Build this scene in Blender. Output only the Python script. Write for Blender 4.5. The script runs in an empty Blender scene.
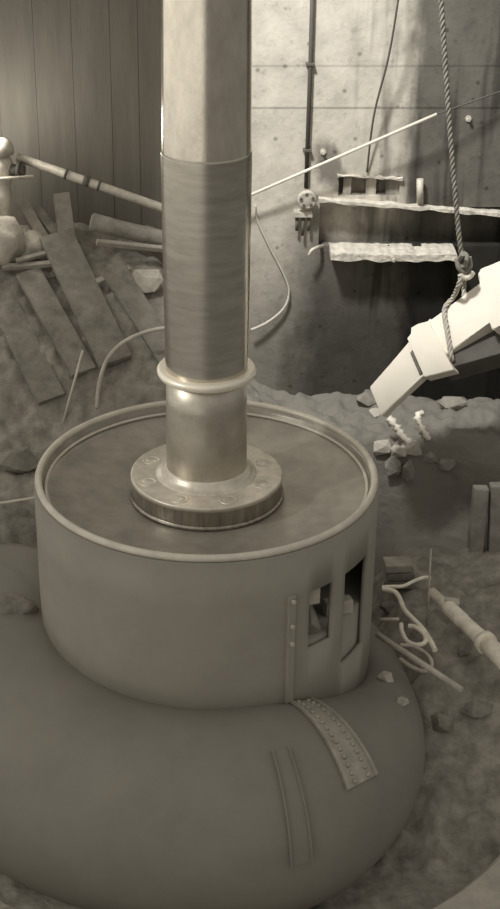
import bpy, bmesh, math, random
from mathutils import Vector, Matrix, noise
from math import sin, cos, tan, pi, radians, atan

random.seed(7)
S = bpy.context.scene
COL = S.collection
V = Vector

# ------------------------------------------------------------------ camera
F = 1500.0
PITCH = radians(27.0)
CX = 206.5        # the photograph is cropped: the lens axis meets it left of its middle
CAM = V((0.0, -8.303, 4.354))
FW = V((0, cos(PITCH), -sin(PITCH)))
UP = V((0, sin(PITCH), cos(PITCH)))
RT = V((1, 0, 0))
cd = bpy.data.cameras.new('camera')
cam = bpy.data.objects.new('camera', cd)
COL.objects.link(cam)
cam.location = CAM
cam.rotation_euler = (pi / 2 - PITCH, 0, 0)
cd.sensor_fit = 'HORIZONTAL'
cd.sensor_width = 36.0
cd.lens = 36.0 * F / 500.0
cd.shift_x = (250 - CX) / 500.0
cd.clip_end = 200
S.camera = cam


def P(x, y, Y=None, z=None):
    """a point of the place seen at x, y of the photograph: at distance Y or at height z"""
    d = FW + RT * ((x - CX) / F) - UP * ((y - 454.5) / F)
    t = (Y - CAM.y) / d.y if Y is not None else (z - CAM.z) / d.z
    return CAM + d * t


# ------------------------------------------------------------------ materials
TINT = (1.0, 0.925, 0.79)


def grey(v):
    return (v * TINT[0], v * TINT[1], v * TINT[2], 1)


def mat(name, v, var=0.25, scale=6.0, rough=0.8, metal=0.0, bump=0.0, bscale=30.0, stretch=(1, 1, 1), spec=0.3):
    m = bpy.data.materials.new(name)
    m.use_nodes = True
    nt = m.node_tree
    N = nt.nodes
    b = N['Principled BSDF']
    b.inputs['Roughness'].default_value = rough
    b.inputs['Metallic'].default_value = metal
    b.inputs['Specular IOR Level'].default_value = spec
    g = N.new('ShaderNodeNewGeometry')
    mp = N.new('ShaderNodeMapping')
    mp.inputs['Scale'].default_value = stretch
    nt.links.new(g.outputs['Position'], mp.inputs['Vector'])
    n1 = N.new('ShaderNodeTexNoise')
    n1.inputs['Scale'].default_value = scale
    n1.inputs['Detail'].default_value = 6
    n1.inputs['Roughness'].default_value = 0.65
    nt.links.new(mp.outputs[0], n1.inputs['Vector'])
    cr = N.new('ShaderNodeValToRGB')
    cr.color_ramp.elements[0].position = 0.3
    cr.color_ramp.elements[1].position = 0.7
    cr.color_ramp.elements[0].color = grey(v * (1 - var))
    cr.color_ramp.elements[1].color = grey(v * (1 + var))
    nt.links.new(n1.outputs['Fac'], cr.inputs[0])
    nt.links.new(cr.outputs[0], b.inputs['Base Color'])
    if bump > 0:
        n2 = N.new('ShaderNodeTexNoise')
        n2.inputs['Scale'].default_value = bscale
        n2.inputs['Detail'].default_value = 5
        nt.links.new(mp.outputs[0], n2.inputs['Vector'])
        bp = N.new('ShaderNodeBump')
        bp.inputs['Strength'].default_value = bump
        bp.inputs['Distance'].default_value = 0.02
        nt.links.new(n2.outputs['Fac'], bp.inputs['Height'])
        nt.links.new(bp.outputs[0], b.inputs['Normal'])
    return m


def nd(nt, typ, **kw):
    n = nt.nodes.new(typ)
    for k, v in kw.items():
        setattr(n, k, v)
    return n


def math_node(nt, op, a, b=None, clamp=False):
    n = nt.nodes.new('ShaderNodeMath')
    n.operation = op
    n.use_clamp = clamp
    for i, s in enumerate((a, b)):
        if s is None:
            continue
        if isinstance(s, (int, float)):
            n.inputs[i].default_value = s
        else:
            nt.links.new(s, n.inputs[i])
    return n.outputs[0]


def sstep(nt, s, a, b):
    n = nt.nodes.new('ShaderNodeMapRange')
    n.interpolation_type = 'SMOOTHSTEP'
    nt.links.new(s, n.inputs[0])
    n.inputs[1].default_value = a
    n.inputs[2].default_value = b
    return n.outputs[0]


def concrete_wall_material():
    """poured concrete: pour lines, pock marks, water streaks, damp stained patches, shade painted low on the wall"""
    m = bpy.data.materials.new('stained_shaded_concrete')
    m.use_nodes = True
    nt = m.node_tree
    b = nt.nodes['Principled BSDF']
    b.inputs['Roughness'].default_value = 0.9
    b.inputs['Specular IOR Level'].default_value = 0.1
    g = nt.nodes.new('ShaderNodeNewGeometry')
    sp = nt.nodes.new('ShaderNodeSeparateXYZ')
    nt.links.new(g.outputs['Position'], sp.inputs[0])
    X, Z = sp.outputs[0], sp.outputs[2]

    def noise_tex(scale, stretch=(1, 1, 1), detail=6, rough=0.6):
        mp = nt.nodes.new('ShaderNodeMapping')
        mp.inputs['Scale'].default_value = stretch
        nt.links.new(g.outputs['Position'], mp.inputs['Vector'])
        n = nt.nodes.new('ShaderNodeTexNoise')
        n.inputs['Scale'].default_value = scale
        n.inputs['Detail'].default_value = detail
        n.inputs['Roughness'].default_value = rough
        nt.links.new(mp.outputs[0], n.inputs['Vector'])
        return n.outputs['Fac']
    base = math_node(nt, 'MULTIPLY_ADD', noise_tex(5), 0.5)
    base.node.inputs[2].default_value = 0.32
    # water streaks run down the wall
    streak = sstep(nt, noise_tex(5.0, (1, 1, 0.10), 3), 0.5, 0.68)
    streak = math_node(nt, 'MULTIPLY', streak, sstep(nt, X, 0.95, 1.25))
    base = math_node(nt, 'MULTIPLY', base, math_node(nt, 'SUBTRACT', 1.0, math_node(nt, 'MULTIPLY', streak, 0.62)))
    # damp stain on the far right
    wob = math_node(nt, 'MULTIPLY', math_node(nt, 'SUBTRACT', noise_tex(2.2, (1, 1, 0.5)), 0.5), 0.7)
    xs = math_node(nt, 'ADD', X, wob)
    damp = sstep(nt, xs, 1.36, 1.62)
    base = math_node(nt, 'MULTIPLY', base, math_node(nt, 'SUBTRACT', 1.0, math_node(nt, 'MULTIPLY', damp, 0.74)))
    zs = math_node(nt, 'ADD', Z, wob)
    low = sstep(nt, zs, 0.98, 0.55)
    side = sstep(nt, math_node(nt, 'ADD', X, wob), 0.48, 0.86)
    ledge_shade = math_node(nt, 'MULTIPLY', low, side)  # shadow below the ledge, painted into the wall colour
    base = math_node(nt, 'MULTIPLY', base, math_node(nt, 'SUBTRACT', 1.0, math_node(nt, 'MULTIPLY', ledge_shade, 0.70)))
    # fading light painted as darker colour towards the foot, and a damp patch beside the conduit
    foot_shade = sstep(nt, zs, 1.0, -0.35)
    base = math_node(nt, 'MULTIPLY', base, math_node(nt, 'SUBTRACT', 1.0, math_node(nt, 'MULTIPLY', foot_shade, 0.58)))
    px_ = math_node(nt, 'MULTIPLY', math_node(nt, 'SUBTRACT', xs, P(331, 165, Y=2.6).x), 1.3)
    pz_ = math_node(nt, 'SUBTRACT', zs, P(331, 168, Y=2.6).z)
    dd = math_node(nt, 'ADD', math_node(nt, 'MULTIPLY', px_, px_), math_node(nt, 'MULTIPLY', pz_, pz_))
    patch = sstep(nt, dd, 0.085, 0.012)
    base = math_node(nt, 'MULTIPLY', base, math_node(nt, 'SUBTRACT', 1.0, math_node(nt, 'MULTIPLY', patch, 0.62)))
    mott = sstep(nt, noise_tex(13, (1, 1, 1), 8, 0.75), 0.52, 0.72)
    base = math_node(nt, 'MULTIPLY', base, math_node(nt, 'SUBTRACT', 1.0, math_node(nt, 'MULTIPLY', mott, 0.30)))
    # pour lines
    for zz, k in ((P(300, 66, Y=2.6).z, 0.25), (P(300, 108, Y=2.6).z, 0.4)):
        d = math_node(nt, 'ABSOLUTE', math_node(nt, 'SUBTRACT', Z, zz))
        ln = sstep(nt, d, 0.014, 0.002)
        base = math_node(nt, 'MULTIPLY', base, math_node(nt, 'SUBTRACT', 1.0, math_node(nt, 'MULTIPLY', ln, k)))
    # pock marks
    vo = nt.nodes.new('ShaderNodeTexVoronoi')
    vo.inputs['Scale'].default_value = 7.0
    nt.links.new(g.outputs['Position'], vo.inputs['Vector'])
    pk = sstep(nt, vo.outputs['Distance'], 0.16, 0.05)
    base = math_node(nt, 'MULTIPLY', base, math_node(nt, 'SUBTRACT', 1.0, math_node(nt, 'MULTIPLY', pk, 0.45)))
    cm = nt.nodes.new('ShaderNodeCombineXYZ')
    for i in range(3):
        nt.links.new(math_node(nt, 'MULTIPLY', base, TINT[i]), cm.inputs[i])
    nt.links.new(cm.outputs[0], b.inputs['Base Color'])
    bp = nt.nodes.new('ShaderNodeBump')
    bp.inputs['Strength'].default_value = 0.28
    bp.inputs['Distance'].default_value = 0.015
    nt.links.new(noise_tex(26, (1, 1, 1), 6), bp.inputs['Height'])
    nt.links.new(bp.outputs[0], b.inputs['Normal'])
    return m


M = {}
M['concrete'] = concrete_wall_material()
M['ledge'] = mat('ledge_concrete', 0.62, 0.25, 14, 0.95, bump=0.9, bscale=22)
M['curb'] = mat('curb_concrete', 0.42, 0.2, 6, 0.9, bump=0.4, bscale=20)
M['dark_wall'] = mat('dark_timber_sheeting', 0.20, 0.15, 3.0, 0.85, stretch=(3, 1, 0.3), bump=0.2)
M['mud'] = mat('muddy_rubble', 0.29, 0.4, 7.0, 0.95, bump=1.0, bscale=11)
# ground under the concrete wall painted darker to offset the spot's spill
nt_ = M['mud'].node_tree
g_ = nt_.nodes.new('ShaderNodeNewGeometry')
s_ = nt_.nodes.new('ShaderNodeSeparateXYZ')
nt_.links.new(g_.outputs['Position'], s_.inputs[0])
ledge_dim = math_node(nt_, 'MULTIPLY', sstep(nt_, s_.outputs[0], 0.1, 0.6), sstep(nt_, s_.outputs[1], 1.25, 1.6))
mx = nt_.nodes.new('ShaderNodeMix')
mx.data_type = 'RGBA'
nt_.links.new(ledge_dim, mx.inputs[0])
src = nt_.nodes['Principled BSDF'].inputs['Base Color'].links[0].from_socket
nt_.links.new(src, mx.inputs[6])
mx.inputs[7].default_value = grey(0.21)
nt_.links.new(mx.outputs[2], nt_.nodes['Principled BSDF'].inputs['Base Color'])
M['steel_polished'] = mat('turned_steel', 0.82, 0.16, 9.0, 0.2, 1.0, bump=0.02, bscale=60, stretch=(1, 1, 0.5))
M['steel_turned'] = mat('lathe_turned_steel', 0.58, 0.16, 7.0, 0.28, 1.0, bump=0.01, bscale=40, stretch=(0.6, 0.6, 3))
M['steel_lower'] = mat('oiled_steel', 0.55, 0.18, 6.0, 0.42, 0.9, bump=0.03, bscale=40)
M['collar'] = mat('bright_collar_steel', 0.92, 0.05, 8.0, 0.4, 0.3)
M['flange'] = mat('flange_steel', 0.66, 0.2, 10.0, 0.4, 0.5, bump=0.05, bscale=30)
M['flange_side'] = mat('shaded_flange_side', 0.34, 0.35, 10.0, 0.3, 0.9, bump=0.04, bscale=30, stretch=(3, 3, 0.3))  # shade and streaky reflections of the side put into its colour
M['pan'] = mat('painted_pan', 0.36, 0.22, 4.5, 0.32, 0.3, bump=0.08, bscale=12)
M['rim'] = mat('pan_rim', 0.68, 0.12, 8.0, 0.45, 0.2)
M['case'] = mat('painted_casing', 0.25, 0.08, 2.5, 0.6, 0.0, bump=0.06, bscale=10)
M['casedark'] = mat('painted_drum', 0.34, 0.08, 2.5, 0.65, 0.0, bump=0.06, bscale=10)
M['strap'] = mat('worn_strap', 0.40, 0.2, 10, 0.5, 0.1)
M['new_timber'] = mat('fresh_sawn_timber', 0.74, 0.05, 5, 0.75, stretch=(1, 1, 1), bump=0.05)
M['timber_shaded'] = mat('shaded_timber_underside', 0.10, 0.2, 6, 0.85, bump=0.2)  # shade on the under timber put into a dark base colour
M['old_wood'] = mat('weathered_board', 0.26, 0.3, 8, 0.9, bump=0.3)
M['old_wood_pale'] = mat('pale_weathered_board', 0.36, 0.25, 8, 0.9, bump=0.3)
M['rope'] = mat('hemp_rope', 0.24, 0.2, 20, 0.95)
M['rope_pale'] = mat('pale_hemp_rope', 0.42, 0.15, 20, 0.95)
M['wire'] = mat('dark_wire', 0.10, 0.1, 10, 0.7)
M['wire_pale'] = mat('pale_wire', 0.55, 0.1, 10, 0.6)
M['iron'] = mat('rusty_iron', 0.15, 0.3, 12, 0.75, 0.2, bump=0.2)
M['iron_pale'] = mat('bare_iron', 0.6, 0.25, 12, 0.6, 0.2, bump=0.1)
M['rock'] = mat('broken_stone', 0.28, 0.3, 9, 0.95, bump=0.6, bscale=20)
M['rock_pale'] = mat('pale_broken_stone', 0.5, 0.2, 9, 0.95, bump=0.6, bscale=20)
M['hose'] = mat('rubber_hose', 0.92, 0.2, 10, 0.6)
M['hose_dark'] = mat('dirty_hose', 0.55, 0.2, 10, 0.6)
M['cloth'] = mat('pale_cloth', 0.92, 0.08, 10, 0.95)
M['sack'] = mat('burlap', 0.55, 0.15, 16, 0.95, bump=0.3, bscale=60)


# ------------------------------------------------------------------ mesh helpers
class MB:
    def __init__(self):
        self.bm = bmesh.new()

    def frame(self, c, ax, ay, az, sx, sy, sz, bevel=0.0, taper=1.0):
        """box with centre c, unit axes and full sizes"""
        vs = []
        for k in (-.5, .5):
            for (i, j) in ((-.5, -.5), (.5, -.5), (.5, .5), (-.5, .5)):
                t = taper if i > 0 else 1.0
                vs.append(self.bm.verts.new(c + ax * (i * sx) + ay * (j * sy * t) + az * (k * sz * t)))
        fs = []
        for q in ((3, 2, 1, 0), (4, 5, 6, 7), (0, 1, 5, 4), (1, 2, 6, 5), (2, 3, 7, 6), (3, 0, 4, 7)):
            fs.append(self.bm.faces.new([vs[a] for a in q]))
        if bevel > 0:
            es = list({e for f in fs for e in f.edges})
            bmesh.ops.bevel(self.bm, geom=es, offset=bevel, segments=2, profile=0.6, affect='EDGES')
        return self

    def box(self, lo, hi, bevel=0.0):
        lo, hi = V(lo), V(hi)
        s = hi - lo
        return self.frame((lo + hi) / 2, V((1, 0, 0)), V((0, 1, 0)), V((0, 0, 1)), s.x, s.y, s.z, bevel)

    def beam(self, p0, p1, w, t, up=V((0, 0, 1)), bevel=0.008, taper=1.0):
        """board from p0 to p1: w wide, t thick along up"""
        p0, p1 = V(p0), V(p1)
        ax = (p1 - p0).normalized()
        ay = up.cross(ax)
        if ay.length < 1e-4:
            ay = V((0, 1, 0)).cross(ax)
        ay.normalize()
        az = ax.cross(ay).normalized()
        return self.frame((p0 + p1) / 2, ax, ay, az, (p1 - p0).length, w, t, bevel, taper)

    def tube(self, pts, r, n=10, caps=True, closed=False):
        pts = [V(p) for p in pts]
        m = len(pts)
        rr = r if isinstance(r, (list, tuple)) else [r] * m
        tang = []
        for i in range(m):
            if closed:
                a, b = pts[i - 1], pts[(i + 1) % m]
            else:
                a, b = pts[max(0, i - 1)], pts[min(m - 1, i + 1)]
            tang.append((b - a).normalized())
        nrm = tang[0].orthogonal().normalized()
        rings = []
        for i in range(m):
            nrm = (nrm - tang[i] * nrm.dot(tang[i])).normalized()
            bn = tang[i].cross(nrm)
            rings.append([self.bm.verts.new(pts[i] + (nrm * cos(2 * pi * k / n) + bn * sin(2 * pi * k / n)) * rr[i])
                          for k in range(n)])
        rng = m if closed else m - 1
        for i in range(rng):
            A, B = rings[i], rings[(i + 1) % m]
            for k in range(n):
                f = self.bm.faces.new((A[k], A[(k + 1) % n], B[(k + 1) % n], B[k]))
                f.smooth = True
        if caps and not closed:
            self.bm.faces.new(rings[0][::-1])
            self.bm.faces.new(rings[-1])
        return self

    def lathe(self, prof, n=96, c=(0, 0, 0), closed=False, smooth=True):
        """prof: list of (radius, z) round the vertical axis through c"""
        c = V(c)
        rings = []
        for (r, z) in prof:
            rings.append([self.bm.verts.new(c + V((r * cos(2 * pi * k / n), r * sin(2 * pi * k / n), z)))
                          for k in range(n)])
        m = len(rings)
        for i in range(m if closed else m - 1):
            A, B = rings[i], rings[(i + 1) % m]
            for k in range(n):
                f = self.bm.faces.new((A[k], A[(k + 1) % n], B[(k + 1) % n], B[k]))
                f.smooth = smooth
        if not closed:
            self.bm.faces.new(rings[0][::-1])
            self.bm.faces.new(rings[-1])
        return self

    def disc(self, c, ax, r, h, n=20, bevel=0.0):
        c, ax = V(c), V(ax).normalized()
        self.tube([c, c + ax * h], r, n)
        return self

    def rock(self, c, sx, sy, sz, seed=0, n=16):
        rnd = random.Random(seed)
        vs = []
        for i in range(n):
            d = V((rnd.gauss(0, 1), rnd.gauss(0, 1), rnd.gauss(0, 1))).normalized()
            k = rnd.uniform(0.8, 1.05)
            vs.append(self.bm.verts.new(V(c) + V((d.x * sx * k, d.y * sy * k, max(d.z, -0.55) * sz * k))))
        r = bmesh.ops.convex_hull(self.bm, input=vs)
        kill = [g for g in r['geom_interior'] if isinstance(g, bmesh.types.BMVert)]
        if kill:
            bmesh.ops.delete(self.bm, geom=kill, context='VERTS')
        return self

    def blob(self, c, sx, sy, sz, amp=0.15, seed=0, sub=3):
        r = bmesh.ops.create_icosphere(self.bm, subdivisions=sub, radius=1.0)
        for v in r['verts']:
            d = v.co.copy()
            k = 1 + amp * noise.noise(d * 1.7 + V((seed * 3.1, seed * 1.7, 0))) * 1.6
            z = d.z * sz * k
            if d.z < -0.5:
                z = -0.5 * sz * k + (d.z + .5) * sz * .25
            v.co = V(c) + V((d.x * sx * k, d.y * sy * k, z))
            for f in v.link_faces:
                f.smooth = True
        return self

    def build(self, name, m, parent=None, loc=None, **tags):
        me = bpy.data.meshes.new(name)
        bmesh.ops.recalc_face_normals(self.bm, faces=self.bm.faces)
        if parent is None and loc is None:
            xs = [v.co.x for v in self.bm.verts]
            ys = [v.co.y for v in self.bm.verts]
            zs = [v.co.z for v in self.bm.verts]
            loc = V(((min(xs) + max(xs)) / 2, (min(ys) + max(ys)) / 2, min(zs)))
        off = loc if parent is None else abs_loc(parent)
        off = V(off)
        for v in self.bm.verts:
            v.co -= off
        self.bm.to_mesh(me)
        self.bm.free()
        me.materials.append(m)
        o = bpy.data.objects.new(name, me)
        COL.objects.link(o)
        if parent is not None:
            o.parent = parent
        else:
            o.location = off
        tag(o, **tags)
        return o


def abs_loc(o):
    l = V(o.location)
    while o.parent:
        o = o.parent
        l += V(o.location)
    return l


def tag(o, label=None, cat=None, group=None, kind=None):
    if label:
        o['label'] = label
    if cat:
        o['category'] = cat
    if group:
        o['group'] = group
    if kind:
        o['kind'] = kind
    return o


def empty(name, loc, label, cat, group=None):
    o = bpy.data.objects.new(name, None)
    o.empty_display_size = 0.1
    COL.objects.link(o)
    o.location = loc
    return tag(o, label, cat, group)


def smooth_path(pts, k=8):
    pts = [V(p) for p in pts]
    out = []
    for i in range(len(pts) - 1):
        p0 = pts[max(0, i - 1)]
        p1, p2 = pts[i], pts[i + 1]
        p3 = pts[min(len(pts) - 1, i + 2)]
        for j in range(k):
            t = j / k
            out.append(0.5 * ((2 * p1) + (p2 - p0) * t + (2 * p0 - 5 * p1 + 4 * p2 - p3) * t * t
                              + (3 * p1 - p0 - 3 * p2 + p3) * t ** 3))
    out.append(pts[-1])
    return out


def resample(pts, step):
    out = [pts[0]]
    acc = 0
    for a, b in zip(pts, pts[1:]):
        L = (b - a).length
        pos = step - acc
        while pos <= L:
            out.append(a.lerp(b, pos / L))
            pos += step
        acc = L - (pos - step)
    out.append(pts[-1])
    return out


def rope_mesh(mb, pts, r, lay=None, strands=3):
    """a laid rope: three strands twisted round the path"""
    lay = lay or r * 6.5
    pts = resample(pts, lay / 10)
    m = len(pts)
    paths = [[] for _ in range(strands)]
    nrm = (pts[1] - pts[0]).orthogonal().normalized()
    s = 0
    for i in range(m):
        t = (pts[min(m - 1, i + 1)] - pts[max(0, i - 1)]).normalized()
        nrm = (nrm - t * nrm.dot(t)).normalized()
        bn = t.cross(nrm)
        if i:
            s += (pts[i] - pts[i - 1]).length
        for k in range(strands):
            a = 2 * pi * (s / lay + k / strands)
            paths[k].append(pts[i] + (nrm * cos(a) + bn * sin(a)) * r * 0.52)
    for p in paths:
        mb.tube(p, r * 0.5, 6)
    return mb


def ss(a, b, x):
    t = max(0.0, min(1.0, (x - a) / (b - a)))
    return t * t * (3 - 2 * t)


# ------------------------------------------------------------------ ground
def ground(x, y):
    base = -2.15 + 0.72 * ss(-1.3, 0.4, y) * ss(0.9, 1.5, x)
    zl = -2.0 + 1.2 * ss(0.2, 1.3, y) + 1.2 * ss(1.2, 3.2, y)
    right = base + (-0.68 - base) * ss(1.62, 1.92, y + 0.08 * noise.noise(V((x * 3, 0, 5))))
    k = ss(-0.6, 0.7, x)
    z = zl * (1 - k) + right * k
    rough = 1.0 if y > -1.2 else 0.5
    z += rough * (0.05 * noise.noise(V((x * 2.1, y * 2.1, 0))) + 0.05 * noise.noise(V((x * 6, y * 6, 3)))
                  + 0.045 * noise.noise(V((x * 14, y * 14, 7))))
    return z


mb = MB()
nx, ny = 230, 270
x0, x1, y0, y1 = -3.3, 3.9, -4.2, 4.3
gv = [[mb.bm.verts.new((x0 + (x1 - x0) * i / nx, y0 + (y1 - y0) * j / ny,
                        ground(x0 + (x1 - x0) * i / nx, y0 + (y1 - y0) * j / ny))) for i in range(nx + 1)]
      for j in range(ny + 1)]
for j in range(ny):
    for i in range(nx):
        f = mb.bm.faces.new((gv[j][i], gv[j][i + 1], gv[j + 1][i + 1], gv[j + 1][i]))
        f.smooth = True
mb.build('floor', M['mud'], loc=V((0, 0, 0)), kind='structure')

# ------------------------------------------------------------------ walls
YW = 2.6


def wx(x):
    return P(x, 200, Y=YW).x


def wz(y):
    return P(300, y, Y=YW).z


def grid_wall(xs, zs, depth, yb):
    """front face of a wall cut into cells; depth[j][i] is how far the cell sits behind the front"""
    mb = MB()
    bm = mb.bm
    cache = {}

    def vert(x, y, z):
        k = (round(x, 4), round(y, 4), round(z, 4))
        if k not in cache:
            cache[k] = bm.verts.new((x, y, z))
        return cache[k]

    def quad(*p):
        try:
            bm.faces.new([vert(*q) for q in p])
        except ValueError:
            pass
    nxs, nzs = len(xs) - 1, len(zs) - 1
    D = lambda i, j: depth(i, j) if 0 <= i < nxs and 0 <= j < nzs else None
    for j in range(nzs):
        for i in range(nxs):
            y = YW + D(i, j)
            quad((xs[i], y, zs[j]), (xs[i + 1], y, zs[j]), (xs[i + 1], y, zs[j + 1]), (xs[i], y, zs[j + 1]))
            n = D(i + 1, j)
            yn = yb if n is None else YW + n
            if yn != y:
                quad((xs[i + 1], y, zs[j]), (xs[i + 1], yn, zs[j]), (xs[i + 1], yn, zs[j + 1]), (xs[i + 1], y, zs[j + 1]))
            n = D(i, j + 1)
            yn = yb if n is None else YW + n
            if yn != y:
                quad((xs[i], y, zs[j + 1]), (xs[i + 1], y, zs[j + 1]), (xs[i + 1], yn, zs[j + 1]), (xs[i], yn, zs[j + 1]))
            if i == 0:
                quad((xs[0], y, zs[j]), (xs[0], yb, zs[j]), (xs[0], yb, zs[j + 1]), (xs[0], y, zs[j + 1]))
    quad((xs[0], yb, zs[0]), (xs[-1], yb, zs[0]), (xs[-1], yb, zs[-1]), (xs[0], yb, zs[-1]))
    return mb


xs = [wx(196), wx(320), wx(338), wx(343), wx(351), wx(366), wx(376), wx(386), wx(399), wx(760)]
zs = [-1.4, wz(246), wz(207), wz(196), wz(176), wz(-90)]


def dep(i, j):
    if j == 1 and i >= 1:
        return 0.10                       # long recess between the two ledges
    if j == 3 and 2 <= i <= 7:
        return 0.035 if i in (3, 5, 7) else 0.13                       # small pocket above the upper ledge
    return 0.0


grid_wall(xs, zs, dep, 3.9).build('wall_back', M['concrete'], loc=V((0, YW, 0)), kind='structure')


def rough_ledge(x0, x1, ya, yb, prot, thick, seed, back=0.05):
    """a ragged concrete ledge along the wall; ya, yb: photograph heights of its top at the two ends"""
    mb = MB()
    bm = mb.bm
    n = 60
    rows = []
    for i in range(n + 1):
        t = i / n
        x = wx(x0 + (x1 - x0) * t)
        z = wz(ya + (yb - ya) * t)
        a = 0.018 * noise.noise(V((x * 9, seed, 0))) + 0.010 * noise.noise(V((x * 25, seed, 4)))
        b = 0.020 * noise.noise(V((x * 8, seed, 9)))
        row = [bm.verts.new((x, YW + back, z + a * .6)), bm.verts.new((x, YW - prot * .5, z + a)),
               bm.verts.new((x, YW - prot + b, z + a - .004)), bm.verts.new((x, YW - prot + b * .5, z - thick + b)),
               bm.verts.new((x, YW + back, z - thick))]
        rows.append(row)
    for A, B in zip(rows, rows[1:]):
        for k in range(5):
            bm.faces.new((A[k], B[k], B[(k + 1) % 5], A[(k + 1) % 5]))
    bm.faces.new(rows[0][::-1])
    bm.faces.new(rows[-1])
    return mb


rough_ledge(318, 620, 196, 220, 0.065, 0.028, 2).build('trim_1', M['ledge'], kind='structure')
rough_ledge(331, 457, 245, 246, 0.20, 0.055, 5).build('trim_2', M['ledge'], kind='structure')
# ragged lip over the small pocket
rough_ledge(336, 401, 174, 177, 0.025, 0.014, 8).build('trim_3', M['ledge'], kind='structure')

# dark timber sheeting behind the left side, nearly closed vertical boards on walings
YL = 3.7
mb = MB()
xw = -3.4
rnd = random.Random(3)
while xw < 0.35:
    w = rnd.choice((0.22, 0.26, 0.3))
    d = rnd.uniform(0, 0.008)
    mb.box((xw, YL - d, -1.2), (xw + w - 0.002, YL + 0.08, 3.4), 0.002)
    xw += w
mb.build('wall_left', M['dark_wall'], loc=V((-1.5, YL, -1.2)), kind='structure')

# ------------------------------------------------------------------ turbine shaft
PZ = -0.155            # pan floor level; the pan's rim is at z = 0
shaft = empty('turbine_shaft', (0, 0, PZ), 'tall polished steel turbine shaft rising from the round pan', 'shaft')
zj = P(207, 150, Y=0).z
zc = P(207, 370, Y=0).z
# radii follow the photograph's own widths


def rad(w, y):
    p = P(206.5, y, Y=0)
    D = (p - CAM).dot(FW)
    return w / 2 * D / F, p.z


mb = MB()
ra, za = rad(90.2, 148)
rb, zb = rad(91.5, 0)
rc = rb + (rb - ra) * 0.2
mb.lathe([(ra - .01, zj), (ra, zj + 0.001), (ra, zj + 0.002), (ra, zj + 0.02), ((ra + rb) / 2, (zj + zb) / 2), (rb, zb), (rc, zb + .15), (rc, zb + .9)], 128)
mb.build('upper_shaft', M['steel_polished'], shaft)
mb = MB()
rd, zd = rad(91.6, 158)
re_, ze = rad(88.6, 235)
rf, zf = rad(83.2, 345)
rg, zg = rad(82.8, 360)
mb.lathe([(rg, zc - .02), (rg, zc), (rg, zg + .01), (rf, zf), ((rf + re_) / 2 + .0008, (zf + ze) / 2), (re_, ze), ((re_ + rd) / 2, (ze + zd) / 2), (rd, zd), (rd, zj - 0.014), (rd, zj - 0.012),
          (rd - .001, zj - 0.006), (rd - .003, zj - .002), (ra, zj + 0.001), (ra - .01, zj + .0012)], 128)
mb.build('middle_shaft', M['steel_turned'], shaft)
mb = MB()
rh, zh = rad(81.0, 400)
ri, zi = rad(80.6, 470)
mb.lathe([(ri, -0.02), (ri, 0.0), (ri, zi), (rh, zh), (rh, zc)], 128)
mb.build('lower_shaft', M['steel_lower'], shaft)
mb = MB()
mb.lathe([(0.25, zc + 0.026), (0.284, zc + 0.025), (0.290, zc + 0.023), (0.2985, zc + 0.012), (0.300, zc + .004), (0.298, zc - 0.006), (0.288, zc - 0.024), (0.284, zc - 0.026), (0.25, zc - 0.027)], 128)
tag(mb.build('collar', M['collar'], shaft), 'bright plain collar')
# coupling flange: two-step disc with a fillet up to the shaft
fl = MB()
fl.lathe([(0.42, -0.03), (0.474, -0.03), (0.475, -0.006), (0.472, -0.001), (0.466, 0.0), (0.32, 0.0), (0.312, 0.0), (0.308, 0.004), (0.304, 0.006), (0.296, 0.008),
          (0.278, 0.016), (0.262, 0.034), (0.2545, 0.06), (0.24, 0.06), (0.24, -0.03)], 128, closed=True)
flo = fl.build('coupling_flange', M['flange'], shaft)
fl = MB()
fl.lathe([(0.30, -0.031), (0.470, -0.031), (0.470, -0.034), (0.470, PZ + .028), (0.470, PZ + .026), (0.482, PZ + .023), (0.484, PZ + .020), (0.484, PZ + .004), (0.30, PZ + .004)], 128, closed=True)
tag(fl.build('flange_side', M['flange_side'], flo), 'darker side of the flange, shade put into its colour')
for k in range(8):
    a = radians(20 + 45 * k)
    c = V((0.385 * cos(a), 0.385 * sin(a), 0))
    b = MB()
    prof = [(0.056, -0.003), (0.056, 0.0005), (0.053, 0.0035), (0.048, 0.0035), (0.045, 0.0005), (0.036, 0.0005), (0.033, 0.0025), (0.0005, 0.003)]
    b.lathe(prof, 28, c)
    b.build('bolt_plug', M['flange'], flo)

# ------------------------------------------------------------------ pan
pan = empty('oil_pan', (0, 0, PZ - 0.1), 'wide round shallow pan with pale rolled rim around the shaft foot', 'pan')
mb = MB()
mb.lathe([(0.30, PZ), (0.52, PZ + 0.003), (0.70, PZ + .022), (0.97, -0.078), (1.005, -0.066), (1.022, -0.045), (1.026, -0.01), (1.04, -0.01),
          (1.035, -0.03), (0.98, PZ - 0.07), (0.30, PZ - 0.07)], 160, closed=True)
mb.build('pan_floor', M['pan'], pan)
mb = MB()
mb.tube([V((1.046 * cos(2 * pi * k / 160), 1.046 * sin(2 * pi * k / 160), 0)) for k in range(160)], 0.0225, 12, closed=True)
tag(mb.build('rim', M['rim'], pan), 'pale rolled rim')
mb = MB()
for q in (0.0,):
    mb.lathe([(1.014, -.052), (1.004, -.046), (0.990, -.056), (1.0, -.068)], 160, closed=True)
mb.build('inner_bead', M['rim'], pan)

# ------------------------------------------------------------------ drum under the pan, with hand holes at the right front
drum = empty('turbine_drum', (0, 0, -1.2), 'dark cylindrical turbine housing carrying the round pan', 'turbine housing')
mb = MB()
RD = 1.075
NS = 180
zlev = [-1.35, -0.98, -0.72, -0.50, -0.32, -0.02]


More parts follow.
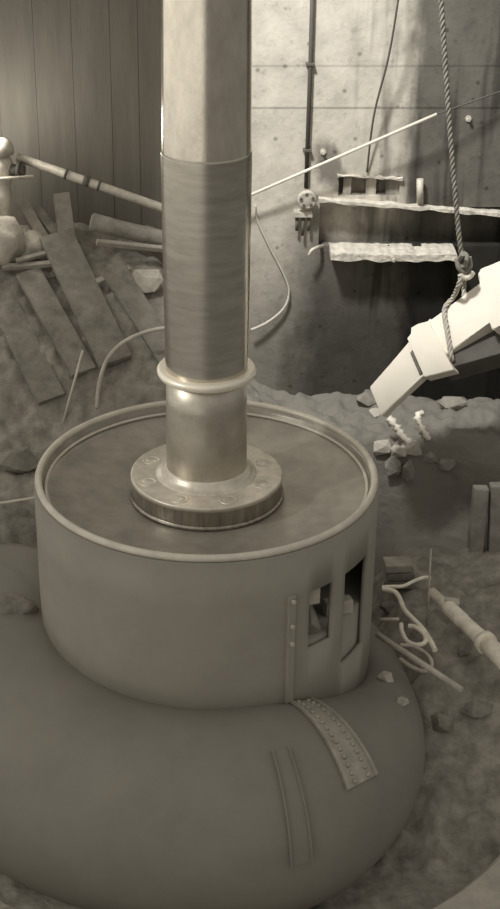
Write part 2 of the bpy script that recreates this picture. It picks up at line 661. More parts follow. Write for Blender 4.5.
def hole(deg, j):
    if 34 <= deg < 44 and j in (2, 3):
        return True
    if 49 <= deg < 66 and j in (1, 2, 3):
        return True
    return False


ring = [[mb.bm.verts.new((RD * sin(2 * pi * k / NS), -RD * cos(2 * pi * k / NS), z)) for k in range(NS)] for z in zlev]
for j in range(len(zlev) - 1):
    for k in range(NS):
        if hole(k * 360 / NS, j):
            continue
        f = mb.bm.faces.new((ring[j][k], ring[j][(k + 1) % NS], ring[j + 1][(k + 1) % NS], ring[j + 1][k]))
        f.smooth = True
sh = mb.build('shell', M['casedark'], drum)
md = sh.modifiers.new('solid', 'SOLIDIFY')
md.thickness = 0.03
md.offset = -1
mb = MB()
mb.lathe([(0.35, -1.33), (1.035, -1.33), (1.035, -0.70), (0.35, -0.70)], 96, closed=True)
mb.build('inner_deck', M['casedark'], drum)
a = radians(27)
d = V((sin(a), -cos(a), 0))
mb = MB()
mb.beam(d * (RD + .008) + V((0, 0, -0.3)), d * (RD + .008) + V((0, 0, -1.05)), 0.05, 0.03, d, 0.006)
rib = mb.build('rib', M['casedark'], drum)
for z in (-0.33, -0.50, -0.62):
    b = MB()
    b.disc(d * (RD + .022) + V((0, 0, z)), d, 0.014, 0.016, 12)
    b.build('bolt', M['iron_pale'], rib)

# ------------------------------------------------------------------ scroll case
scroll = empty('scroll_case', (0, 0, -2.1), 'large dark curved scroll casing filling the foreground below the pan', 'scroll case')
ZC = -1.62


def rmin(th):
    """tube radius at angle th (degrees, 0 = right, -90 = towards the viewer, -180 = left)"""
    if th > -90:
        return 0.20 + (0.64 - 0.20) * ss(8, -80, th)
    return 0.64 + 0.10 * ss(-90, -200, th)


def scroll_pt(th, al, off=0.0):
    r = rmin(th)
    R = 1.075 + 0.35 * r
    rad = R + (r + off) * cos(al)
    t = radians(th)
    return V((rad * cos(t), rad * sin(t), ZC + (r + off) * sin(al)))


mb = MB()
ths = [28 - k * 2.0 for k in range(118)]
n = 56
rings = [[mb.bm.verts.new(scroll_pt(t, 2 * pi * k / n)) for k in range(n)] for t in ths]
for A, B in zip(rings, rings[1:]):
    for k in range(n):
        f = mb.bm.faces.new((A[k], A[(k + 1) % n], B[(k + 1) % n], B[k]))
        f.smooth = True
mb.bm.faces.new(rings[0])
mb.bm.faces.new(rings[-1][::-1])
casing = mb.build('casing', M['case'], scroll)


def strap(th, width_deg, a0, a1, m):
    """riveted butt strap over the casing along one meridian, with lipped edges"""
    mb = MB()
    prof = [(-1, 0.002), (-1, 0.026), (-.84, 0.026), (-.80, 0.012), (.80, 0.012), (.84, 0.026), (1, 0.026), (1, 0.002)]
    rows = []
    N2 = 40
    for i in range(N2 + 1):
        al = a0 + (a1 - a0) * i / N2
        rows.append([mb.bm.verts.new(scroll_pt(th + width_deg * u / 2, al, o)) for (u, o) in prof])
    for A, B in zip(rows, rows[1:]):
        for k in range(len(prof)):
            mb.bm.faces.new((A[k], B[k], B[(k + 1) % len(prof)], A[(k + 1) % len(prof)]))
    mb.bm.faces.new(rows[0])
    mb.bm.faces.new(rows[-1][::-1])
    for u in (-.45, .45) if m is M['strap'] else ():
        for i in range(14):
            al = a0 + (a1 - a0) * (i + .5) / 14
            c = scroll_pt(th + width_deg * u / 2, al, 0.010)
            nn = (scroll_pt(th + width_deg * u / 2, al, 0.1) - c).normalized()
            mb.tube([c, c + nn * .010, c + nn * .016], [0.017, 0.013, 0.005], 8)
    return mb.build('seam_strap', m, scroll)


strap(-58.5, 8.5, radians(108), radians(40), M['strap'])
strap(-74, 4.0, radians(70), radians(10), M['case'])

# pale curb of the pit round the casing
mb = MB()
rows = []
for k in range(97):
    a = radians(170 + 200 * k / 96)
    dirv = V((cos(a), sin(a), 0))
    cc_ = V((0.1, 0.1, 0))
    rows.append([mb.bm.verts.new(cc_ + dirv * r_ + V((0, 0, z_))) for (r_, z_) in ((2.14, -2.4), (2.14, -2.03), (2.17, -2.0), (2.75, -2.0), (2.78, -2.4))])
for A, B in zip(rows, rows[1:]):
    for k in range(5):
        mb.bm.faces.new((A[k], A[(k + 1) % 5], B[(k + 1) % 5], B[k]))
mb.bm.faces.new(rows[0])
mb.bm.faces.new(rows[-1][::-1])
mb.build('trim_4', M['curb'], kind='structure')

# ------------------------------------------------------------------ things on the concrete wall
YF = YW - 0.03
pipe = empty('wall_conduit', P(307, 186, Y=YF), 'thin dark vertical conduit pipe running down the concrete wall', 'pipe')
mb = MB()
mb.tube([P(314, -60, Y=YF), P(310.5, 60, Y=YF), P(306, 188, Y=YF)], 0.016, 10)
mb.build('pipe_run', M['wire'], pipe)
for yy in (64, 150):
    mb = MB()
    p = P(310 - (yy - 64) * .035, yy, Y=YF)
    mb.box(p + V((-.03, -.022, -.010)), p + V((.03, .035, .010)), .003)
    mb.build('pipe_clip', M['iron'], pipe)

# round flanged pipe end with a clamp under it
c = P(307, 199.5, Y=YW - 0.10)
fp = empty('flanged_pipe_end', P(307, 206, Y=YW), 'small pale round flanged pipe end at the foot of the conduit', 'pipe end')
mb = MB()
mb.disc(c + V((0, 0.11, 0)), (0, -1, -.15), 0.045, 0.12, 18)
mb.build('stub', M['iron'], fp)
mb = MB()
mb.tube([c + V((0, .03, 0)), c + V((0, -.01, -.002)), c + V((0, -.018, -.003))], [0.072, 0.072, 0.062], 24)
fpf = mb.build('flange', M['rock_pale'], fp)
for k in range(5):
    a = 2 * pi * k / 5 + .4
    mb = MB()
    mb.disc(c + V((.046 * cos(a), -.016, .046 * sin(a))), (0, -1, -.15), 0.012, 0.012, 8)
    mb.build('bolt', M['iron'], fpf)
cl = empty('pipe_clamp', P(303, 232, Y=YW), 'dark iron clamp with three prongs below the round pipe end', 'clamp')
mb = MB()
p = P(303, 213, Y=YW - 0.03)
mb.box(p + V((-.07, -.05, -.022)), p + V((.07, .05, .022)), .006)
mb.build('clamp_bar', M['iron_pale'], cl)
for dx in (-.045, 0, .045):
    mb = MB()
    q = p + V((dx, -.02, -.02))
    mb.tube([q, q + V((0, 0, -.11 - .04 * (dx == 0)))], 0.012, 8)
    mb.build('prong', M['iron'], cl)

hk = MB()
hk.tube(smooth_path([P(323, 246, Y=YW + .04), P(318, 247, Y=YW - .08), P(312, 250, Y=YW - .12), P(309, 255, Y=YW - .12)], 6), 0.013, 8)
hk.build('wall_hook', M['iron_pale'], label='small bent iron hook at the left end of the lower lit ledge', cat='hook')

for (x, y, yy, lab) in ((393, 258, YW - .21, 'short pale bolt head under the front edge of the lower lit ledge'),
                        (468, 118, YW - .0, 'small pale bolt on the dark stained wall beyond the thick rope'),
                        (323, 151, YW - .0, 'small pale bolt on the wall just right of the conduit')):
    mb = MB()
    p = P(x, y, Y=yy + .012)
    mb.tube([p, p + V((0, -.025, 0))], 0.024, 6)
    mb.tube([p + V((0, -.02, 0)), p + V((0, -.055, -.004))], 0.012, 8)
    mb.build('wall_bolt', M['iron_pale'], label=lab, cat='bolt', group='bolts in the concrete wall')

mb = MB()
mb.tube([P(420, 203, Y=YW - .05), P(420, 179, Y=YW - .05)], 0.026, 8)
mb.build('anchor_stub', M['iron_pale'], label='short upright iron stub standing on the upper ledge', cat='anchor')

# rod with a wire running on from it
rod = empty('stay_rod', P(437, 114, Y=2.35), 'long slanting pale stay rod crossing in front of the concrete wall', 'rod')
mb = MB()
mb.tube([P(200, 217, Y=2.5), P(437, 114, Y=2.40)], 0.0115, 10)
mb.build('rod_bar', M['new_timber'], rod)
mb = MB()
mb.tube([P(436, 114.5, Y=2.40), P(560, 70, Y=2.58)], 0.007, 6)
tag(mb.build('stay_wire', M['wire'], rod), 'thin dark wire')

mb = MB()
mb.tube(smooth_path([P(404, -40, Y=2.35), P(390, 50, Y=2.42), P(374, 115, Y=2.5), P(367, 172, Y=2.585)], 8), 0.0075, 6)
mb.build('hanging_cable', M['wire'], label='thin dark cable hanging slantwise down the streaked concrete wall', cat='cable')

mb = MB()
mb.tube(smooth_path([P(251, 330, Y=2.52), P(268, 322, Y=2.54), P(284, 308, Y=2.56), P(289, 292, Y=2.57), P(284, 275, Y=2.58), P(270, 248, Y=2.585), P(258, 222, Y=2.585), P(255, 205, Y=2.585)], 6),
        [0.012] * 7 + [0.011] * 10 + [0.007] * 26, 7)
mb.build('looped_wire', M['wire_pale'], label='pale wire curling off the lit concrete wall beside the shaft', cat='wire')

# ------------------------------------------------------------------ hanging timber and its rope
YB = 1.45
A0, A1 = P(379, 398, Y=YB), P(520, 281, Y=YB)
axb = (A1 - A0).normalized()
cn = (CAM - (A0 + A1) / 2).normalized()
upl = cn.cross(axb).normalized()
if upl.z < 0:
    upl = -upl
n1 = (cn - axb * cn.dot(axb)).normalized()
lit = (n1 * .86 + upl * .52).normalized()       # normal of the broad lit face
sid = axb.cross(lit).normalized()
if sid.z < 0:
    sid = -sid
timber = empty('hanging_timber', A0, 'heavy fresh sawn timber beam hung slantwise from the thick rope', 'timber')
W, T = 0.24, 0.20


def on_face(x, y, lift=0.0):
    """where the lit face of the timber (lifted by lift) is seen at x, y"""
    d = FW + RT * ((x - CX) / F) - UP * ((y - 454.5) / F)
    q0 = A0 + lit * lift
    t = (q0 - CAM).dot(lit) / d.dot(lit)
    return CAM + d * t


def prism(outline, lift, depth, m, name, bevel=0.006):
    mb = MB()
    bm = mb.bm
    fr = [bm.verts.new(on_face(x, y, lift)) for (x, y) in outline]
    bk = [bm.verts.new(v_.co - lit * depth) for v_ in fr]
    n = len(fr)
    bm.faces.new(fr)
    bm.faces.new(bk[::-1])
    for i in range(n):
        bm.faces.new((fr[i], fr[(i + 1) % n], bk[(i + 1) % n], bk[i]))
    bmesh.ops.bevel(bm, geom=list(bm.edges), offset=bevel, segments=2, affect='EDGES')
    return mb.build(name, m, timber)


prism([(369.5, 387), (381.5, 415.5), (424, 375), (447, 354), (430, 318), (409, 342)], 0, .07, M['new_timber'], 'tenon')
prism([(425, 324), (479, 284), (522, 252), (522, 299), (489.5, 322.5), (441.5, 357.8)], .012, T, M['new_timber'], 'beam')
prism([(407, 338), (411.5, 334), (411, 327.6), (417.5, 323.8), (428, 321), (453.5, 369.6), (424, 377), (421, 369)], .03, .10, M['new_timber'], 'cleat', .004)
prism([(477.5, 274.5), (480.5, 268.5), (500, 261), (526, 250), (526, 311), (500, 325.5), (492.5, 330), (488, 319)], .035, T + .05, M['new_timber'], 'end_block')
prism([(410, 353), (412, 350), (422, 373), (419.5, 375)], .012, .03, M['iron'], 'iron_band', .002)
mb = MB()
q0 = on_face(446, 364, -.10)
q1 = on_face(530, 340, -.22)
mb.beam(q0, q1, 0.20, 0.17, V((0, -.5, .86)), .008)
mb.build('under_timber', M['timber_shaded'], timber)


# block hook, thick rope
rope_top, rope_low = P(438.5, -40, Y=YB + .10), P(461.5, 256, Y=YB + .10)
rp = empty('hoist_rope', rope_low, 'thick twisted hoisting rope hanging down to the sawn timber', 'rope')
mb = MB()
pth = smooth_path([rope_top, P(445, 60, Y=YB + .10), P(451.5, 150, Y=YB + .10), P(458, 225, Y=YB + .10), rope_low], 10)
rope_mesh(mb, pth, 0.019)
mb.build('rope_fall', M['rope'], rp)
mb = MB()
mb.tube(smooth_path([P(457, 258, Y=YB + .07), P(459, 268, Y=YB + .06), P(465, 272, Y=YB + .07), P(470, 266, Y=YB + .09), P(469, 257, Y=YB + .10)], 6), 0.018, 8)
mb.tube(smooth_path([P(461, 252, Y=YB + .10), P(467, 256, Y=YB + .07), P(464, 266, Y=YB + .05), P(458, 262, Y=YB + .09), P(463, 254, Y=YB)], 6), 0.016, 8)
mb.build('knot', M['rope'], rp)
hk = MB()
hk.tube(smooth_path([P(460, 274, Y=YB + .06), P(464, 277.5, Y=YB + .06), P(469, 277, Y=YB + .06), P(473, 272, Y=YB + .08)], 6), 0.020, 8)
tag(hk.build('shackle', M['iron_pale'], rp), 'bare iron shackle')
mb = MB()
sl = [P(463, 270, Y=YB + .08), P(459, 284, Y=YB + .06), on_face(453.5, 297, .035), on_face(444.5, 309, .035), on_face(446.5, 328, .034), on_face(450, 348, .034),
      on_face(452, 359, .01), on_face(455, 359, -.12), on_face(458, 352, -.235), on_face(464, 318, -.245), on_face(464, 285, -.24), P(464.5, 272, Y=YB + .16)]
rope_mesh(mb, smooth_path(sl, 8), 0.019)
mb.build('sling', M['rope_pale'], rp)

# ------------------------------------------------------------------ rubble on the ledge at the right
def on_ground(px, py, guess=-0.65):
    """the spot of the ground seen at px, py"""
    d = (FW + RT * ((px - CX) / F) - UP * ((py - 454.5) / F)).normalized()
    t = 8.0
    while t < 16:
        q = CAM + d * t
        if q.z < ground(q.x, q.y):
            return q
        t += 0.01
    return CAM + d * 12


stones = [
    (383, 452, .10, .07, .09, 1, 'rock_pale', 'pale angular stone on the ledge edge nearest the pan rim'),
    (398, 456, .08, .07, .08, 2, 'rock_pale', 'pale stone on the ledge just right of the one by the pan rim'),
    (412, 452, .09, .07, .08, 3, 'rock_pale', 'pale stone on the ledge below the two cloth strips'),
    (392, 470, .08, .06, .11, 4, 'rock', 'grey stone hanging on the ledge face below the pale stones'),
    (407, 474, .06, .06, .12, 5, 'rock', 'tall grey stone on the ledge face below the cloth strips'),
    (428, 462, .08, .07, .07, 6, 'rock', 'grey stone on the ledge right of the pale stones'),
    (446, 466, .10, .07, .06, 7, 'rock', 'flat grey stone farthest right along the ledge edge'),
    (377, 415, .07, .05, .05, 8, 'rock_pale', 'small pale stone under the tip of the hung timber'),
    (338, 388, .13, .09, .05, 9, 'rock', 'low grey stone at the foot of the concrete wall'),
    (365, 402, .12, .08, .06, 10, 'rock', 'low grey stone between the wall foot and the timber tip'),
    (452, 408, .13, .08, .08, 11, 'rock', 'round grey stone lying right of the cloth strips'),
    (386, 680, .06, .05, .045, 12, 'rock_pale', 'pale stone below the coiled hoses on the casing flank'),
    (402, 704, .045, .04, .04, 13, 'rock_pale', 'small pale stone farthest down on the casing flank'),
    (388, 611, .08, .07, .08, 14, 'rock', 'grey stone beside the housing left of the coiled hose'),
    (463, 655, .05, .05, .11, 15, 'rock', 'narrow upright stone under the wrapped pipe'),
    (440, 728, .10, .09, .08, 16, 'rock', 'grey stone in the dark at lower right'),
    (478, 712, .12, .10, .08, 17, 'rock', 'flat grey stone near the right edge below the wrapped pipe'),
    (15, 466, .20, .13, .13, 18, 'rock', 'blocky grey stone at the left edge level with the pan rim'),
    (146, 288, .15, .12, .16, 23, 'rock_pale', 'large pale boulder on the timber heap beside the shaft'),
]
for (px, py, sx, sy, sz, seed, mk, lab) in stones:
    q = on_ground(px, py)
    if seed in (12, 13):
        bpy.context.view_layer.update()
        inv = casing.matrix_world.inverted()
        dr = (q - CAM).normalized()
        hit, hp, hn, hi_ = casing.ray_cast(inv @ CAM, (inv.to_3x3() @ dr).normalized())
        if hit:
            hw = casing.matrix_world @ hp
            if (hw - CAM).length < (q - CAM).length:
                q = hw
    if seed in (4, 5):
        q = q + V((0, -.03, 0))
    mb = MB()
    mb.rock(q + V((0, 0, sz * .35)), sx, sy, sz, seed * 13 + 1, 18)
    mb.build('stone', M[mk], label=lab, cat='stone', group='loose stones about the pit')


def ribbon(pts, w, t, m, name, **tags):
    mb = MB()
    pts = smooth_path(pts, 6)
    rows = []
    for i, p in enumerate(pts):
        tg = (pts[min(len(pts) - 1, i + 1)] - pts[max(0, i - 1)]).normalized()
        nn = (CAM - p).normalized()
        sd = tg.cross(nn).normalized()
        nn = sd.cross(tg).normalized()
        ww = w * (0.8 + 0.7 * noise.noise(V((i * .8, w * 50, 3.3))))
        rows.append([mb.bm.verts.new(p + sd * ww / 2), mb.bm.verts.new(p + nn * t), mb.bm.verts.new(p - sd * ww / 2), mb.bm.verts.new(p - nn * t)])
    for A, B in zip(rows, rows[1:]):
        for k in range(4):
            f = mb.bm.faces.new((A[k], B[k], B[(k + 1) % 4], A[(k + 1) % 4]))
            f.smooth = True
    mb.bm.faces.new(rows[0])
    mb.bm.faces.new(rows[-1][::-1])
    return mb.build(name, m, **tags)


g1, g2 = on_ground(411, 447), on_ground(429, 441)
ribbon([P(388, 418, Y=g1.y + .02), P(396, 426, Y=g1.y - .01), P(402, 436, Y=g1.y - .02), g1 + V((0, -.02, .03))], .085, .006, M['cloth'], 'cloth_strip',
       label='crumpled white cloth strip nearer the pan, under the timber tip', cat='cloth', group='white cloth strips')
ribbon([P(424, 413, Y=g2.y + .06), P(418, 416, Y=g2.y), P(422, 428, Y=g2.y - .02), g2 + V((0, -.02, .02))], .065, .006, M['cloth'], 'cloth_strip',
       label='crumpled white cloth strip with a bent top, farther from the pan', cat='cloth', group='white cloth strips')

# timber stubs at the right edge
for (a, b, w, lab) in (((481, 487), (474, 545), .11, 'short dark broken post stub left of its neighbour by the right edge'),
                       ((499, 484), (496, 549), .13, 'short dark broken post stub cut by the right edge')):
    Yp = 1.45
    mb = MB()
    mb.beam(P(b[0], b[1] + 14, Y=Yp), P(*a, Y=Yp + .05), w, .10, V((0, -1, .2)), .012)
    mb.build('post_stub', M['old_wood'], label=lab, cat='post', group='broken post stubs')

# ------------------------------------------------------------------ lower right: pipe, hoses, blocks
wp0, wp1 = P(432, 592, z=-1.30), P(484, 641, z=-1.24)
bp = empty('wrapped_pipe', (wp0 + wp1) / 2 - V((0, 0, .06)), 'pale pipe wrapped in bandage slanting to the right edge', 'pipe')
mb = MB()
mb.tube([wp0, wp1], 0.036, 14)
mb.build('pipe_body', M['hose'], bp)
mb = MB()
mb.tube([wp0.lerp(wp1, .3), wp0.lerp(wp1, .34), wp0.lerp(wp1, .6), wp0.lerp(wp1, .62), wp0.lerp(wp1, .9), wp0.lerp(wp1, 1.0)],
        [.042, .052, .054, .049, .054, .05], 14)
mb.build('wrapping', M['hose'], bp)
mb = MB()
mb.tube([wp1, P(520, 676, z=-1.22)], 0.062, 16)
mb.tube([wp1 + (wp0 - wp1) * .01, wp1.lerp(P(520, 676, z=-1.22), .1)], 0.075, 16)
mb.build('coupling_sleeve', M['hose'], bp)
mb = MB()
mb.frame(P(452, 602, z=-1.25), V((1, -.1, -.1)).normalized(), V((.1, .9, .2)).normalized(), V((.1, -.2, 1)).normalized(), .1, .06, .03, .005)
mb.build('wood_chip', M['rock_pale'], label='small pale wood chip lying on the far side of the wrapped pipe', cat='wood chip')

hz = -1.33
def hpath(pts, z=hz):
    return smooth_path([P(x, y, z=z + (q[0] if q else 0)) for (x, y, *q) in pts], 8)
for (pts, r, mk, lab) in (
        ([(382, 587), (392, 586.5), (403, 586), (414, 581), (424, 577.5), (431, 578)], .013, 'hose', 'pale hose end running level beside the thin upright rod'),
        ([(382, 589), (393, 591), (399, 597), (404, 609), (412, 618), (422, 628), (430, 640), (435, 650)], .018, 'hose', 'thick pale hose curving down from the housing to the coil'),
        ([(408, 626), (415, 627), (424, 634), (425, 642), (417, 645), (407, 641), (402, 632), (401, 624)], .016, 'hose', 'small closed pale hose loop in the middle of the coils'),
        ([(400, 645), (411, 646), (424, 652), (431, 660), (431, 668), (424, 671), (412, 667), (400, 659)], .013, 'hose_dark', 'lower dull hose loop below the small closed loop')):
    mb = MB()
    mb.tube(hpath(pts), r, 10)
    mb.build('hose', M[mk], label=lab, cat='hose', group='hoses beside the casing')
mb = MB()
mb.tube([P(377, 634, z=-1.20), P(462, 690, z=-1.30)], .020, 10)
mb.build('iron_bar', M['hose_dark'], label='straight dull iron bar lying across the hose loops', cat='bar')
mb = MB()
mb.tube([P(380, 619.5, z=-1.3), P(399, 619, z=-1.3)], .012, 8)
mb.build('short_rod', M['iron_pale'], label='short level rod sticking out above the small hose loop', cat='rod')
b = P(427, 626, z=-1.42)
mb = MB()
mb.tube([b, P(431, 549, Y=b.y)], .007, 8)
mb.build('thin_rod', M['iron_pale'], label='thin upright rod standing among the hoses', cat='rod')

bs = P(400, 582, z=-1.36)
for k, (dx, lab) in enumerate(((0, 'dull short board lying lowest in the small stack behind the hoses'), (.01, 'short board in the middle of the small stack behind the hoses'), (-.01, 'pale short board on top of the small stack behind the hoses'))):
    mb = MB()
    zz = bs.z - .05 + k * .068
    mb.frame(V((bs.x + dx, bs.y + .1, zz)), V((1, .06 * (k - 1), 0)).normalized(), V((-.06 * (k - 1), 1, 0)).normalized(), V((0, 0, 1)), .20, .14, .06, .008)
    mb.build('short_board', M['old_wood_pale'] if k == 2 else M['old_wood'], label=lab, cat='board', group='small board stack')

# pieces seen through the hand holes, coloured pale in place of light inside
for (x, y, rr, dims, seed, lab) in (
        (318, 592, .98, (.06, .05, .085), 41, 'brick piece coloured pale as if lit inside the narrow hole of the housing'),
        (353, 604, .96, (.11, .05, .06), 42, 'brick piece coloured pale as if lit inside the wide hole of the housing'),
        (336, 620, 1.0, (.05, .04, .035), 43, 'tiny pale piece between the two housing holes')):
    if seed == 43:
        continue
    a = radians(39 if seed == 41 else 57)
    q = V((rr * sin(a), -rr * cos(a), 0))
    z = P(x, y, Y=q.y).z
    h = dims[2] * 1.6
    if seed == 42:
        z = -0.70 + h / 2
    else:
        sp_ = MB()
        sp_.rock(V((q.x, q.y, -0.70 + (z - h / 2 + .70) * .33)), .075, .06, (z - h / 2 + .70) * .70, 77, 20)
        sp_.build('stone', M['rock'], label='tall dark stone under the brick in the narrow hole of the housing', cat='stone', group='brick pieces inside the housing')
    mb = MB()
    mb.frame(V((q.x, q.y, z)), V((.93, .3, 0)).normalized(), V((-.3, .93, 0)).normalized(), V((0, 0, 1)), dims[0] * 1.6, dims[1] * 1.6, h, .012)
    mb.build('brick_piece', M['rock_pale'], label=lab, cat='brick', group='brick pieces inside the housing')

# ------------------------------------------------------------------ left: rail, lamp valve, timber heap
rail = empty('pipe_rail', P(90, 190, Y=3.1), 'long round pipe rail sloping down from the left towards the shaft', 'rail')
r0, r1 = P(17, 157, Y=3.15), P(200, 221, Y=3.0)
mb = MB()
mb.tube([r0, r1], .034, 14)
mb.build('rail_pipe', M['iron_pale'], rail)
for t in (.26, .36, .44):
    mb = MB()
    mb.tube([r0.lerp(r1, t), r0.lerp(r1, t + (.035 if t == .36 else .012))], .042, 14)
    mb.build('rail_coupling', M['iron'], rail)
mb = MB()
mb.tube([P(-20, 180, Y=3.0), P(34, 176.5, Y=3.0)], .013, 8)
mb.build('thin_rail', M['iron_pale'], label='thin short level rod at the left edge under the pipe rail', cat='rod')
vb = P(5, 200, Y=3.1)
vs = empty('stop_valve', vb, 'pale stop valve with domed cap at the left edge above the sacks', 'valve')
mb = MB()
mb.lathe([(.045, -.55), (.045, -.02), (.06, 0.02), (.06, .05), (.05, .1), (.075, .2), (.085, .27), (.07, .33), (.05, .36)], 24, vb)
mb.build('valve_body', M['iron_pale'], vs)
mb = MB()
mb.lathe([(.05, .36), (.09, .37), (.095, .42), (.07, .47), (.03, .49), (.004, .495)], 24, vb)
mb.build('valve_cap', M['iron_pale'], vs)
mb = MB()
mb.tube([vb + V((.06, -.02, .25)), vb + V((.17, -.04, .25))], .045, 14)
mb.tube([vb + V((.12, -.03, .25)), vb + V((.145, -.035, .25))], .07, 14)
mb.build('valve_outlet', M['iron'], vs)

mb = MB()
q = on_ground(4, 262)
mb.blob(q + V((0, 0, .15)), .17, .15, .22, .22, 2)
mb.build('cement_sack', M['sack'], label='plump pale sack lit at the left edge of the timber heap', cat='sack')
mb = MB()
q = on_ground(34, 256)
mb.blob(q + V((0, 0, .06)), .12, .10, .13, .25, 5)
mb.build('cement_sack', M['sack'], label='smaller sack tucked behind the lit one under the short boards', cat='sack')

boards = [
    # photograph ends, lift above the heap at each end, width, thickness
    ((55, 234), (116, 362), .20, .07, .27, .05, 'old_wood', 'wide dull plank sloping down the middle of the timber heap'),
    ((61, 196), (70, 262), .34, .04, .13, .10, 'old_wood_pale', 'square post end standing up above the wide plank'),
    ((21, 200), (60, 268), .32, .03, .09, .05, 'old_wood_pale', 'bright narrow board leaning left of the square post end'),
    ((36, 208), (84, 272), .26, .02, .08, .04, 'old_wood', 'narrow dull board between the bright board and the post end'),
    ((2, 268), (66, 263), .10, .14, .045, .04, 'old_wood_pale', 'pale batten lying level beneath the lit sack'),
    ((16, 261), (68, 247), .14, .18, .04, .03, 'old_wood_pale', 'pale batten slanting up to the wide plank'),
    ((97, 242), (190, 252), .36, .36, .04, .04, 'old_wood_pale', 'thin pale batten behind the boulder reaching the shaft'),
    ((112, 268), (176, 370), .12, .05, .20, .05, 'old_wood', 'dull plank sloping down beside the shaft'),
    ((28, 272), (84, 372), .08, .04, .20, .05, 'old_wood', 'dull plank sloping left of the wide plank'),
    ((4, 306), (52, 400), .04, .02, .22, .05, 'old_wood', 'dark plank lowest on the left of the heap'),
    ((96, 282), (130, 268), .08, .12, .05, .03, 'old_wood_pale', 'short batten propped against the boulder'),
]


def over_heap(x, y, lift):
    """the spot seen at x, y that is lift above the heap"""
    d = (FW + RT * ((x - CX) / F) - UP * ((y - 454.5) / F)).normalized()
    t = 8.0
    while t < 13.2:
        q = CAM + d * t
        if q.z < ground(q.x, q.y) + lift or q.y > 3.35:
            return q
        t += 0.01
    return CAM + d * 12.4


for (a, b, la, lb, w, t, mk, lab) in boards:
    p0, p1 = over_heap(*a, la), over_heap(*b, lb)
    ax = (p1 - p0).normalized()
    up = (CAM - (p0 + p1) / 2).normalized()
    up = (up * .45 + V((0, 0, .8)))
    up = (up - ax * up.dot(ax)).normalized()
    mb = MB()
    mb.beam(p0, p1, w, t, up, .006)
    # weathered: ends and edges not quite straight
    for v_ in mb.bm.verts:
        v_.co += noise.noise_vector(v_.co * 3.0) * .012
    mb.build('plank', M[mk], label=lab, cat='plank', group='loose planks in the heap')

lg = empty('log', P(125, 240, Y=2.95), 'round dull log lying level behind the boulder', 'log')
l0, l1 = P(92, 222, Y=2.95), P(195, 247, Y=3.0)
mb = MB()
mb.tube([l0, l0.lerp(l1, .3), l0.lerp(l1, .7), l1], [.072, .066, .07, .064], 16)
mb.build('bark', M['old_wood'], lg)
mb = MB()
mb.tube([l0 - (l1 - l0).normalized() * .012, l0 + (l1 - l0).normalized() * .01], .06, 16)
tag(mb.build('sawn_end', M['old_wood_pale'], lg), 'pale sawn end')

mb = MB()
q = on_ground(62, 424)
mb.tube([q + V((0, 0, -.02)), P(83, 350, Y=q.y + .25)], .011, 8)
mb.build('thin_stick', M['iron_pale'], label='thin pale stick leaning outside the pan on the left', cat='stick')
mb = MB()
q = on_ground(97, 408)
mb.tube(smooth_path([q + V((0, 0, .0)), P(99, 385, Y=q.y + .05), P(106, 362, Y=q.y + .1), P(120, 345, Y=q.y + .15), P(140, 334, Y=q.y + .2), P(165, 328, Y=q.y + .25), P(200, 326, Y=q.y + .3)], 8), .016, 10)
mb.build('arched_hose', M['hose_dark'], label='thin hose arching up from the pan rim to behind the shaft', cat='hose')
mb = MB()
q = on_ground(-12, 505)
mb.tube(smooth_path([P(-30, 506, Y=.75), P(0, 503, Y=.7), P(20, 500, Y=.62), P(38, 497, Y=.5)], 6), .009, 8)
mb.build('slack_cable', M['wire_pale'], label='thin cable stretched from the left edge to the pan', cat='cable')

for (px, py, s, seed, lab) in ((14, 612, .15, 3, 'rounded mud lump on the casing at the left edge'),
                               (62, 614, .10, 6, 'smaller mud lump on the casing nearer the housing')):
    a = P(px, py, z=-.95)
    mb = MB()
    mb.blob(a + V((0, 0, .0)), s, s * .8, s * .75, .3, seed)
    mb.build('mud_lump', M['rock'], label=lab, cat='mud', group='mud lumps on the casing')

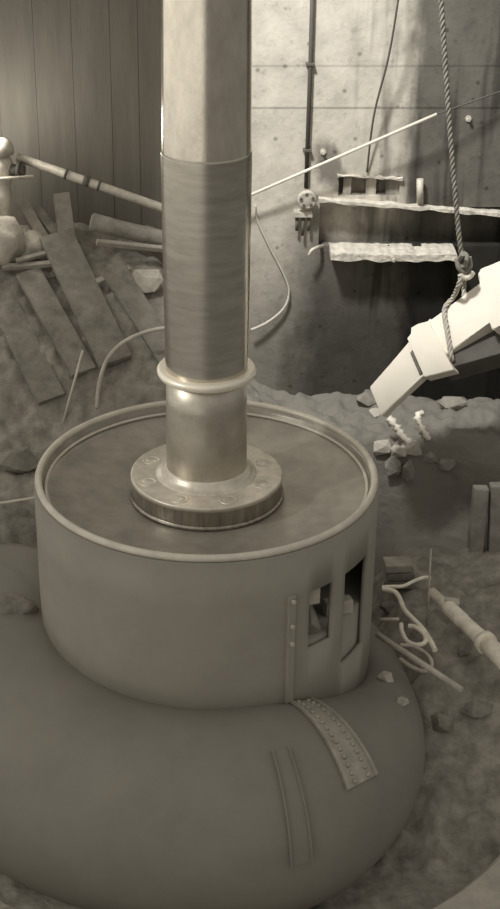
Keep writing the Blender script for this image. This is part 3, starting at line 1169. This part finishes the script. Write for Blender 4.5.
# ------------------------------------------------------------------ light
w = bpy.data.worlds.new('sky')
S.world = w
w.use_nodes = True
nt = w.node_tree
bg = nt.nodes['Background']
tc = nt.nodes.new('ShaderNodeTexCoord')
sp = nt.nodes.new('ShaderNodeSeparateXYZ')
nt.links.new(tc.outputs['Generated'], sp.inputs[0])
X, Y_, Z = sp.outputs
side = sstep(nt, X, 0.05, -0.25)
el = math_node(nt, 'MULTIPLY', sstep(nt, Z, -0.42, -0.17), sstep(nt, Z, 0.05, -0.10))
br = math_node(nt, 'MULTIPLY', side, el)
st = math_node(nt, 'MULTIPLY_ADD', br, 0.80)
amb = math_node(nt, 'MULTIPLY_ADD', math_node(nt, 'MULTIPLY', sstep(nt, Z, -0.25, 0.55), math_node(nt, 'MULTIPLY_ADD', sstep(nt, X, 0.2, -0.7), 1.0)), 0.30)
amb.node.inputs[0].links[0].from_node.inputs[1].links[0].from_node.inputs[2].default_value = 0.8
amb.node.inputs[2].default_value = 0.16
nt.links.new(amb, st.node.inputs[2])
bg.inputs['Color'].default_value = (1.0, 0.955, 0.86, 1)
nt.links.new(st, bg.inputs['Strength'])


def light(name, kind, loc, target=None, **kw):
    d = bpy.data.lights.new(name, kind)
    o = bpy.data.objects.new(name, d)
    COL.objects.link(o)
    o.location = loc
    if target is not None:
        o.rotation_euler = (V(target) - V(loc)).to_track_quat('-Z', 'Y').to_euler()
    for k, v_ in kw.items():
        setattr(d, k, v_)
    return o


light('daylight_shaft', 'SPOT', (-0.9, -0.6, 6.6), (1.15, 2.3, 1.45), energy=2300, spot_size=radians(33.5), spot_blend=0.55,
      shadow_soft_size=0.4, color=(1, 1, .98))
light('added_side_spot', 'SPOT', (-4.2, -1.8, 2.7), (0.0, -0.1, 0.30), energy=330, spot_size=radians(17), spot_blend=0.7,  # added spot, kept narrow to brighten collar, flange and pan
      shadow_soft_size=0.15, color=(1, .97, .9))
light('work_lamp', 'POINT', P(-13, 135, Y=3.05), energy=22, shadow_soft_size=0.1, color=(1, .95, .85))

S.view_settings.view_transform = 'Standard'
S.view_settings.look = 'None'
S.view_settings.gamma = 1
S.view_settings.exposure = 0.0
